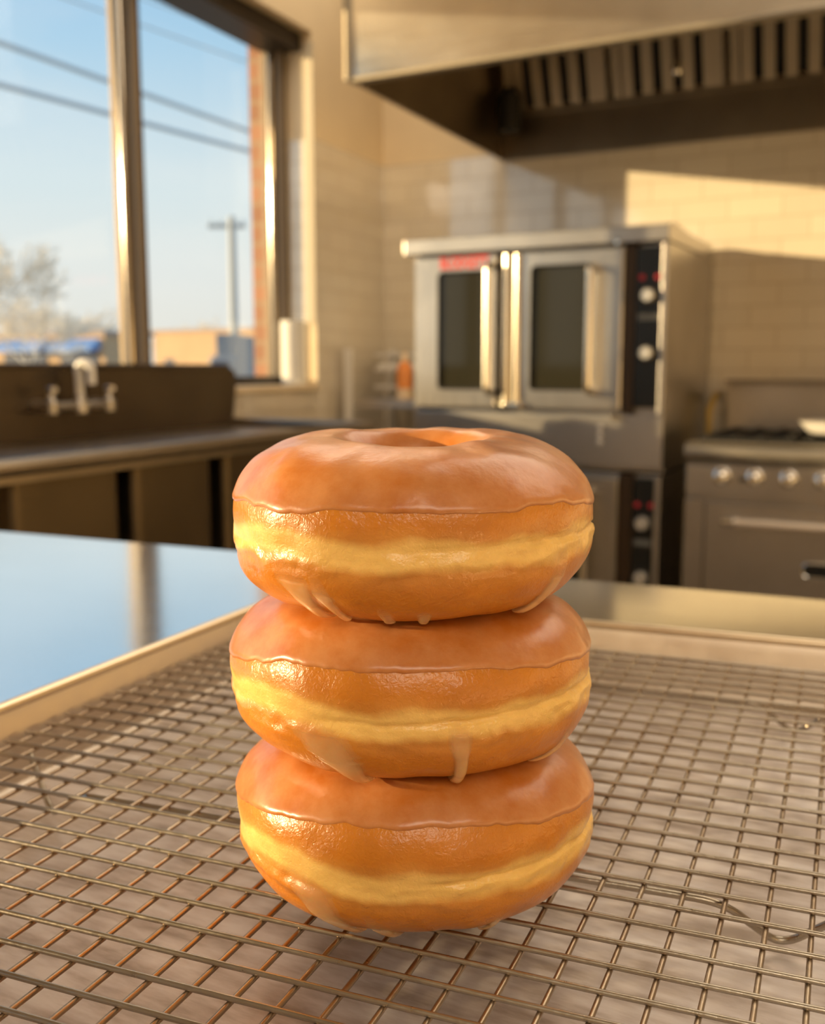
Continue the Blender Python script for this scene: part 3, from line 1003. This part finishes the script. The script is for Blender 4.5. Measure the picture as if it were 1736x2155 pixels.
# bullnose front rail
mb = MB()
prof = [(RY0 + 0.10, 0.812), (RY0 + 0.03, 0.812)] + [(RY0 + 0.012 - 0.03 * math.cos(R(a)), 0.842 + 0.030 * math.sin(R(a))) for a in range(-80, 91, 17)] + [(RY0 + 0.10, 0.872)]
mb.extrude_poly(prof, RX0 - 0.004, RX1 + 0.004, 'x'); mb.build('front_rail', M['rail'], rg)
mb = MB(); mb.box(RX0, RX1, RY0 + 0.10, RY1 - 0.06, 0.845, 0.862, 0.003); mb.build('burner_deck', M['iron'], rg)
mb = MB(); mb.box(RX0, RX1, RY0, RY0 + 0.03, 0.712, 0.806, 0.004); cp = mb.build('control_panel', M['steel'], rg)
for i in range(8):
    kx = -0.597 + 0.0965 * i
    mb = MB(); mb.lathe([(0.027, 0), (0.027, -0.006), (0.022, -0.010)], (kx, RY0, 0.772), 28, 'y'); bz = mb.build('bezel', M['chrome'], cp)
    mb = MB(); mb.lathe([(0.018, -0.009), (0.020, -0.03), (0.019, -0.040), (0.012, -0.046)], (kx, RY0, 0.772), 28, 'y')
    mb.box(kx - 0.003, kx + 0.003, RY0 - 0.052, RY0 - 0.03, 0.756, 0.788, 0.001); mb.build('knob', M['chrome'], cp)
mb = MB(); mb.box(-0.545, -0.520, RY0 - 0.008, RY0, 0.760, 0.772, 0.002); mb.build('igniter', M['gasket'], cp)
mb = MB(); mb.box(-0.640, 0.145, RY0 - 0.022, RY0 + 0.03, 0.20, 0.694, 0.005); od = mb.build('oven_door', M['steel_v'], rg)
mb = MB()
mb.tube([(-0.578, RY0 - 0.065, 0.642), (0.085, RY0 - 0.065, 0.642)], 0.0135, 18)
for x in (-0.55, 0.055): mb.tube([(x, RY0 - 0.022, 0.642), (x, RY0 - 0.065, 0.642)], 0.009, 12)
hnd = mb.build('handle', M['bar'], od)
mb = MB(); mb.lathe([(0.008, -0.584), (0.0145, -0.580), (0.0145, -0.545), (0.0137, -0.542)], (0, RY0 - 0.065, 0.642), 18, 'x'); mb.build('handle_cap', M['chrome'], hnd)
mb = MB(); mb.extrude_poly(rounded_rect(-0.350, -0.175, 0.487, 0.530, 0.020), RY0 - 0.027, RY0 - 0.021, 'y'); bdg = mb.build('badge', M['black'], od)
mb = MB(); mb.tube([(p[0], RY0 - 0.027, p[1]) for p in rounded_rect(-0.350, -0.175, 0.487, 0.530, 0.020)], 0.003, 8, closed=True); mb.build('badge_rim', M['chrome'], bdg)
mb = MB(); mb.box(RX0, -0.646, RY0, RY0 + 0.03, 0.15, 0.700, 0.003); mb.build('stile', M['steel_v'], rg)
mb = MB(); mb.box(0.15, RX1, RY0, RY0 + 0.03, 0.15, 0.700, 0.003); mb.build('stile', M['steel_v'], rg)
mb = MB(); mb.box(RX0, RX1, RY1 - 0.06, RY1, 0.845, 1.05, 0.004); mb.build('backguard', M['steel_v'], rg)
mb = MB(); mb.box(RX0 - 0.004, RX1 + 0.004, RY1 - 0.12, RY1, 1.046, 1.060, 0.003); mb.build('backguard_ledge', M['steel_dark'], rg)
for gx in range(3):
    for gy in range(2):
        x0, y0 = RX0 + 0.02 + gx * 0.30, RY0 + 0.11 + gy * 0.26
        mb = MB()
        for q in range(4):
            xx = x0 + 0.02 + q * 0.08
            mb.box(xx - 0.006, xx + 0.006, y0, y0 + 0.25, 0.878, 0.892, 0.002, 1)
        for yy in (y0 + 0.01, y0 + 0.125, y0 + 0.24):
            mb.box(x0, x0 + 0.285, yy - 0.006, yy + 0.006, 0.868, 0.884, 0.002, 1)
        mb.lathe([(0.05, 0.862), (0.045, 0.872), (0.02, 0.875)], (x0 + 0.14, y0 + 0.125, 0), 20)
        for xx in (x0 + 0.01, x0 + 0.275):
            for yy in (y0 + 0.01, y0 + 0.24):
                mb.box(xx - 0.008, xx + 0.008, yy - 0.008, yy + 0.008, 0.861, 0.880)
        mb.build('grate', M['iron'], rg)
for x in (RX0 + 0.07, RX1 - 0.07):
    for y in (RY0 + 0.10, RY1 - 0.07):
        mb = MB(); mb.lathe([(0.025, 0), (0.025, 0.151)], (x, y, 0), 16); mb.build('leg', M['steel_dark'], rg)

pan2 = thing('frying_pan', 'pale shallow pan on the range burners at the right edge of the photo', 'pan', (-0.265, 3.42, 0.8922))
mb = MB(); mb.lathe([(0.10, 0.0), (0.125, 0.010), (0.150, 0.040), (0.152, 0.042), (0.147, 0.042), (0.122, 0.012), (0.02, 0.003)], n=40); mb.build('pan_body', M['white'], pan2)
mb = MB(); mb.tube([(0.10, -0.10, 0.035), (0.2, -0.2, 0.055)], [0.010, 0.008], 12); mb.build('pan_handle', M['iron'], pan2)

gh = MB()
gh.tube([(-0.755, 3.80, 0.0), (-0.762, 3.78, 0.45), (-0.768, 3.77, 0.80), (-0.770, 3.77, 0.95), (-0.765, 3.84, 1.00), (-0.765, 3.899, 1.00)], 0.012, 12)
tag(gh.build('gas_hose', M['hose']), 'yellow gas hose in the dark gap between ovens and range', 'hose')

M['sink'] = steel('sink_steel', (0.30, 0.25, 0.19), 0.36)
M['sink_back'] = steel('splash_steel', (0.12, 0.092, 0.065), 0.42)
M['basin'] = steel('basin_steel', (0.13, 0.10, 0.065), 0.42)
# ------------------------------------------------------------------ sink along the left wall
sk = thing('triple_sink', 'long stainless sink with a high splashback below the window', 'sink', LO, LA)
SY1, SY0, SF, SZ = -1.20, -4.3, 0.56, 0.932
mb = MB()
poly = [(SY0, SZ - 0.02), (SY1, SZ - 0.02), (SY1 + 0.01, SZ + 0.02), (SY1 + 0.03, 1.06), (SY1 + 0.02, 1.09), (SY1 - 0.02, 1.105), (SY0, 1.105)]
mb.extrude_poly(poly, 0.018, 0.036, 'x')
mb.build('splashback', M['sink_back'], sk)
mb = MB(); mb.box(0.008, 0.045, SY0, SY1 - 0.02, 1.100, 1.112, 0.004); mb.build('splashback_cap', M['sink_back'], sk)
mb = MB()
mb.box(0.03, SF - 0.02, SY0, SY1 - 0.02, SZ - 0.034, SZ - 0.022)
mb.build('drainboard', M['sink'], sk)
mb = MB()
mb.tube([(SF, SY0, SZ - 0.014), (SF, SY1, SZ - 0.014)], 0.017, 16)
mb.box(SF - 0.022, SF - 0.008, SY0, SY1, SZ - 0.045, SZ - 0.012)
mb.build('front_rim', M['sink'], sk)
mb = MB()
mb.tube([(0.03, SY1, SZ - 0.012), (SF, SY1, SZ - 0.012)], 0.016, 16)
mb.box(0.03, SF, SY1 - 0.012, SY1 + 0.004, SZ - 0.05, SZ - 0.012)
mb.build('end_rim', M['sink'], sk)
for (a, c) in ((-1.93, -1.66), (-2.27, -1.985), (-2.615, -2.315)):
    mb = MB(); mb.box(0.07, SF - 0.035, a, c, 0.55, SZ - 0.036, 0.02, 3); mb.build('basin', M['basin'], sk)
for yy in (SY1 - 0.12, -3.2, SY0 + 0.12):
    for xx in (0.1, SF - 0.06):
        mb = MB(); mb.lathe([(0.02, 0), (0.02, SZ - 0.034)], (xx, yy, 0), 16); mb.build('leg', M['steel_dark'], sk)

fa = thing('wall_faucet', 'chrome two-handle faucet mounted on the sink splashback', 'faucet', LO, LA)
fy = -1.955
mb = MB()
mb.tube([(0.085, fy - 0.11, 1.003), (0.085, fy + 0.10, 1.003)], 0.011, 14)
for q in (-0.11, 0.10): mb.tube([(0.036, fy + q, 1.003), (0.095, fy + q, 1.003)], 0.016, 14)
mb.lathe([(0.020, 0.982), (0.022, 1.0), (0.014, 1.03)], (0.085, fy, 0), 18)
mb.build('body', M['steel'], fa)
for q in (-0.11, 0.10):
    mb = MB(); mb.lathe([(0.017, 0.985), (0.018, 1.012), (0.010, 1.022), (0.010, 1.045), (0.012, 1.05), (0.008, 1.053)], (0.092, fy + q, 0), 16)
    mb.tube([(0.092, fy + q, 1.042), (0.125, fy + q - 0.02, 1.046)], [0.006, 0.008], 10); mb.build('handle', M['steel'], fa)
mb = MB()
mb.tube([(0.085, fy, 1.02), (0.085, fy, 1.085)] + [(0.085 + 0.022 - 0.022 * math.cos(R(a)), fy - 0.003, 1.092 + 0.022 * math.sin(R(a))) for a in range(0, 181, 20)] + [(0.129, fy - 0.003, 1.058)], 0.0115, 14)
mb.build('spout', M['white'], fa)

rl = thing('paper_towel_roll', 'white paper roll standing at the window ledge corner', 'paper roll', (LO[0] + math.cos(LA) * -0.045 - math.sin(LA) * -0.675, LO[1] + math.sin(LA) * -0.045 + math.cos(LA) * -0.675, SILL + 0.002))
mb = MB(); mb.lathe([(0.043, 0), (0.046, 0.004), (0.046, 0.236), (0.043, 0.240), (0.018, 0.240), (0.018, 0.20)], n=36); mb.build('paper', M['paper'], rl)
mb = MB(); mb.lathe([(0.0175, 0.19), (0.0175, 0.2405)], n=20); mb.build('core', M['cream'], rl)

# ------------------------------------------------------------------ shelf in the corner with trays and a bottle
sh = thing('tray_shelf', 'small metal tray shelf in the corner between the sink and the ovens', 'shelf', (-2.0, 3.62, 0))
for x in (-0.120, 0.22):
    for y in (-0.16, 0.20):
        mb = MB(); mb.box(x - 0.014, x + 0.014, y - 0.014, y + 0.014, 0.0, 1.175, 0.003); mb.build('post', M['white'], sh)
for z in (0.35, 0.66, 0.955):
    mb = MB(); mb.box(-0.106, 0.206, -0.15, 0.19, z - 0.012, z, 0.003); mb.build('shelf_board', M['steel'], sh)
for z in (1.03, 1.10, 1.16):
    mb = MB(); mb.box(-0.106, 0.206, 0.02, 0.19, z - 0.012, z, 0.003); mb.build('shelf_board', M['white'], sh)
def tray(z, label, y0, y1, mat):
    t = thing('bun_tray', label, 'tray', (-1.955, 3.62, z))
    mb = MB(); mb.box(-0.135, 0.150, y0, y1, 0.0, 0.004); mb.build('tray_floor', mat, t)
    mb = MB()
    loop = [(-0.135, y0), (0.150, y0), (0.150, y1), (-0.135, y1)]
    mb.tube([(p[0], p[1], 0.018) for p in loop], 0.004, 8, closed=True)
    for (xa, xb, ya, yb) in ((-0.137, 0.152, y0 - 0.002, y0 + 0.002), (-0.137, 0.152, y1 - 0.002, y1 + 0.002), (-0.137, -0.133, y0, y1), (0.148, 0.152, y0, y1)):
        mb.box(xa, xb, ya, yb, 0.001, 0.018)
    mb.build('tray_wall', mat, t)
tray(0.9565, 'grey tray under the orange bottle on the corner shelf', -0.14, 0.18, M['steel'])
tray(1.1015, 'pale tray on the upper board of the corner shelf', 0.035, 0.175, M['white'])
bt = thing('squeeze_bottle', 'orange bottle on the corner shelf against the oven side', 'bottle', (-1.912, 3.545, 0.9610))
mb = MB(); mb.lathe([(0.030, 0.0), (0.034, 0.006), (0.034, 0.055), (0.032, 0.058)], n=28); mb.build('base_band', M['cream'], bt)
mb = MB(); mb.lathe([(0.032, 0.057), (0.032, 0.135), (0.024, 0.155), (0.012, 0.165)], n=28); mb.build('body', M['orange'], bt)
mb = MB(); mb.lathe([(0.013, 0.163), (0.013, 0.185), (0.006, 0.20)], n=20); mb.build('cap', M['cream'], bt)
box_ = MB(); box_.box(-1.90, -1.80, 3.66, 3.80, 1.1610, 1.215, 0.008)
tag(box_.build('white_tub', M['white']), 'white tub on top of the corner shelf beside the oven', 'tub')

# ------------------------------------------------------------------ outside
def out_pt(px, fwd, z):
    # point seen in direction px (photo column) at forward distance fwd
    return FWD * fwd + RIGHT * ((px - 868) / 2141.0 * fwd) + Vector((0, 0, z))
GZ = -0.25
mb = MB(); mb.box(-220, 60, -160, 260, GZ - 0.3, GZ)
gobj = mb.build('ground', M['ground']); gobj['kind'] = 'structure'

def building(name, label, px0, px1, f0, f1, top, depth, mat, kind):
    a, c = out_pt(px0, f0, 0), out_pt(px1, f1, 0)
    w = (c - a).length
    ang = math.atan2((c - a).y, (c - a).x)
    b_ = thing(name, label, 'building' if kind != 'truck' else 'truck', (a.x, a.y, GZ), ang)
    h = top - GZ
    mb = MB(); mb.box(0, w, 0, depth, 0, h); wallo = mb.build('walls', mat, b_)
    mb = MB(); mb.box(-0.15, w + 0.15, -0.15, depth + 0.15, h, h + 0.22); mb.build('roof', M['roof'], b_)
    return b_, w, h
b1, w1, h1 = building('shop_building', 'long tan shop with blue awnings beyond the left window pane', -420, 222, 68, 57, 2.95, 4, M['stucco'], 'b')
def fpx(px):
    # distance along the shop front seen at photo column px
    A, B = out_pt(-420, 68, 0), out_pt(222, 57, 0)
    e = (B - A).normalized()
    q = FWD + RIGHT * ((px - 868) / 2141.0)
    den = e.x * q.y - e.y * q.x
    return (-A.x * q.y + A.y * q.x) / den
for (p0, p1) in ((-330, -230), (-180, -90), (6, 106), (124, 214)):
    x0, x1 = fpx(p0), fpx(p1)
    mb = MB(); mb.extrude_poly([(0, 3.00), (-0.9, 2.45), (-0.9, 2.25), (0, 2.40)], x0, x1, 'x'); mb.build('awning', M['awning'], b1)
    mb = MB(); mb.box(x0 + 0.2, x1 - 0.2, -0.06, 0.02, 0.5, 2.2); mb.build('shop_window', M['shop_glass'], b1)
b2, w2, h2 = building('warehouse_building', 'low tan warehouse seen through the right window pane', 326, 640, 86, 78, 4.05, 9, M['stucco'], 'b')
mb = MB(); mb.box(1.2, 2.2, -0.06, 0.02, 0.0, 2.1); mb.build('door_panel', M['shop_glass'], b2)
b3 = thing('box_truck', 'grey box truck parked outside near the utility pole', 'truck', tuple(out_pt(456, 36, GZ)), math.atan2(RIGHT.y, RIGHT.x))
mb = MB(); mb.box(0, 0.78, 0, 4.2, 0.55, 2.55, 0.04); mb.build('cargo_box', M['stucco_grey'], b3)
mb = MB(); mb.box(0.02, 0.76, -1.5, 0.0, 0.45, 1.75, 0.12, 3); mb.build('cab', M['stucco_grey'], b3)
mb = MB(); mb.box(0.10, 0.68, -1.52, -1.3, 1.1, 1.6, 0.04); mb.build('windscreen', M['shop_glass'], b3)
for x in (0.02, 0.62):
    for y in (-0.9, 3.2):
        mb = MB(); mb.lathe([(0.36, 0.0), (0.36, 0.14)], (x, y, 0.36), 20, 'x'); mb.build('wheel', M['gasket'], b3)

# utility pole and lines
pp = out_pt(495, 42, GZ)
pl = thing('utility_pole', 'grey wooden utility pole with a crossarm outside the right pane', 'pole', tuple(pp), math.atan2(RIGHT.y, RIGHT.x))
mb = MB(); mb.tube([(0, 0, 0), (0, 0, 7.4)], [0.19, 0.15], 14); mb.build('shaft', M['pole'], pl)
mb = MB(); mb.box(-0.95, 0.55, -0.07, 0.07, 6.95, 7.12, 0.01); mb.build('crossarm', M['pole'], pl)
for x in (-0.85, -0.45, 0.45):
    mb = MB(); mb.lathe([(0.05, 0), (0.07, 0.08), (0.04, 0.18)], (x, 0, 7.12), 12); mb.build('insulator', M['cable'], pl)
def cable(p0, p1, h, r, label):
    (x0, y0), (x1, y1) = p0, p1
    f0, f1 = h * 2141.0 / (774 - y0), h * 2141.0 / (774 - y1)
    A, B = out_pt(x0, f0, CAM_H + h), out_pt(x1, f1, CAM_H + h)
    d = (B - A)
    A2, B2 = A - d * 1.2, B + d * 3.0
    mb = MB(); mb.tube([A2 + (B2 - A2) * t / 24 + Vector((0, 0, -0.012 * (1 - (2 * t / 24 - 1) ** 2))) for t in range(25)], r, 10)
    tag(mb.build('power_cable', M['cable']), label, 'cable', 'power cables outside the window')
cable((0, 112), (525, 292), 6.0, 0.052, 'upper of the two thick power cables crossing both window panes')
cable((0, 197), (525, 332), 5.2, 0.052, 'lowest thick power cable crossing both window panes')
cable((60, 3), (520, 157), 8.2, 0.020, 'faint cable just above the two thick ones in the window')
cable((150, -22), (520, 110), 9.4, 0.017, 'faint topmost cable high in the window')

def tree(px, fwd, top, spread, seed, label, name='bare_tree', levels=6):
    rnd = random.Random(seed)
    base = out_pt(px, fwd, GZ)
    t = thing(name, label, 'tree', tuple(base), 0, 'bare trees outside')
    h = top - GZ
    mbt = MB(); mbb = MB()
    mbt.tube([(0, 0, 0), (rnd.uniform(-.1, .1), rnd.uniform(-.1, .1), h * 0.18), (rnd.uniform(-.2, .2), rnd.uniform(-.2, .2), h * 0.33)], [h * 0.022, h * 0.018, h * 0.014], 8)
    def grow(p, d, l, r, lv):
        q = p + d * l * 0.5 + Vector((rnd.gauss(0, .06), rnd.gauss(0, .06), rnd.gauss(0, .04))) * l
        e = q + (d + Vector((rnd.gauss(0, .18), rnd.gauss(0, .18), rnd.gauss(0.08, .12)))).normalized() * l * 0.5
        mbb.tube([p, q, e], [r, r * 0.8, r * 0.55], 4, caps=False)
        if lv == 0: return
        for k in range(3 if lv > 1 else 4):
            nd = (d + Vector((rnd.gauss(0, .55) * spread, rnd.gauss(0, .55) * spread, rnd.gauss(0.12, .30)))).normalized()
            st = q if k == 0 else e
            grow(st, nd, l * rnd.uniform(0.6, 0.82), max(r * 0.55, 0.020), lv - 1)
    top0 = Vector((0, 0, h * 0.30))
    for k in range(5):
        a = k * 1.2566 + rnd.uniform(-.3, .3)
        d = Vector((math.cos(a) * 0.62 * spread, math.sin(a) * 0.62 * spread, 0.8)).normalized()
        grow(top0, d, h * 0.30, h * 0.011, levels - 1)
    mbt.build('trunk', M['bark'], t)
    mbb.build('branches', M['bark'], t)
tree(-70, 35, 5.2, 0.95, 1, 'tall bare tree at the left edge of the window')
tree(62, 51, 4.3, 1.1, 2, 'wide pale bare tree in front of the shop with blue awnings')
tree(184, 74, 4.7, 1.0, 4, 'low bare tree behind the right blue awning')
tree(232, 92, 4.3, 1.1, 5, 'small bare tree beside the window mullion, far off')
tree(425, 104, 5.2, 0.9, 6, 'small bare tree above the warehouse roof')
tree(378, 118, 4.9, 1.0, 8, 'farthest low bare tree behind the warehouse')

# ------------------------------------------------------------------ light
sun = bpy.data.lights.new('sun', 'SUN')
sun.energy = 8.2
sun.color = (1.0, 0.70, 0.36)
sun.angle = R(0.6)
so = bpy.data.objects.new('sun', sun)
COL.objects.link(so)
tr = Vector((1.0, 0.57, -0.18)).normalized()
so.rotation_euler = tr.to_track_quat('-Z', 'Y').to_euler()

# added fill lamps under the ceiling, out of view, to brighten the interior
for (x, y, e, sx_, sy_) in ((-1.85, 2.75, 9, 0.5, 1.6), (1.5, -1.8, 54, 2.4, 1.5), (0.5, 2.0, 25, 2.4, 1.4)):
    al = bpy.data.lights.new('ceiling_fill', 'AREA')
    al.shape = 'RECTANGLE'; al.size = sx_; al.size_y = sy_
    al.energy = e
    al.color = (1.0, 0.84, 0.64)
    ao = bpy.data.objects.new('ceiling_fill', al)
    ao.location = (x, y, ZC - 0.03)
    COL.objects.link(ao)

w = bpy.data.worlds.new('sky')
SC.world = w
w.use_nodes = True
nt = w.node_tree
bg = nt.nodes['Background']
tc = N(nt, 'ShaderNodeTexCoord')
sp = N(nt, 'ShaderNodeSeparateXYZ')
nt.links.new(tc.outputs['Generated'], sp.inputs['Vector'])
cr = ramp(nt, [(0.0, (0.90, 0.85, 0.76)), (0.07, (0.90, 0.89, 0.84)), (0.17, (0.77, 0.87, 0.90)), (0.28, (0.48, 0.71, 0.90)), (0.38, (0.35, 0.60, 0.88)), (1.0, (0.16, 0.36, 0.70))], sp.outputs['Z'])
no = N(nt, 'ShaderNodeTexNoise'); no.inputs['Scale'].default_value = 3.0; no.inputs['Detail'].default_value = 4
mp = N(nt, 'ShaderNodeMapping'); mp.inputs['Scale'].default_value = (1, 1, 4)
nt.links.new(tc.outputs['Generated'], mp.inputs['Vector'])
nt.links.new(mp.outputs['Vector'], no.inputs['Vector'])
cl = ramp(nt, [(0.45, (0, 0, 0)), (0.75, (0.35, 0.35, 0.35))], no.outputs['Fac'])
mx = N(nt, 'ShaderNodeMixRGB'); mx.inputs['Color2'].default_value = (0.92, 0.92, 0.90, 1)
nt.links.new(cl.outputs['Color'], mx.inputs['Fac'])
nt.links.new(cr.outputs['Color'], mx.inputs['Color1'])
nt.links.new(mx.outputs['Color'], bg.inputs['Color'])
bg.inputs['Strength'].default_value = 0.86

# ------------------------------------------------------------------ camera
cd = bpy.data.cameras.new('camera')
cam = bpy.data.objects.new('camera', cd)
COL.objects.link(cam)
cam.location = (0, 0, CAM_H)
cam.rotation_euler = (math.pi / 2 - PITCH, 0, YAW)
cd.sensor_fit = 'HORIZONTAL'
cd.sensor_width = 36
cd.lens = 36 * 2120 / 1736.0
cd.clip_start = 0.01
cd.clip_end = 600
cd.dof.use_dof = True
cd.dof.focus_distance = 0.226
cd.dof.aperture_fstop = 20
SC.camera = cam

vs_ = SC.view_settings
vs_.view_transform = 'Standard'
vs_.look = 'None'
vs_.exposure = 0.25
vs_.gamma = 1.0
vs_.use_curve_mapping = False
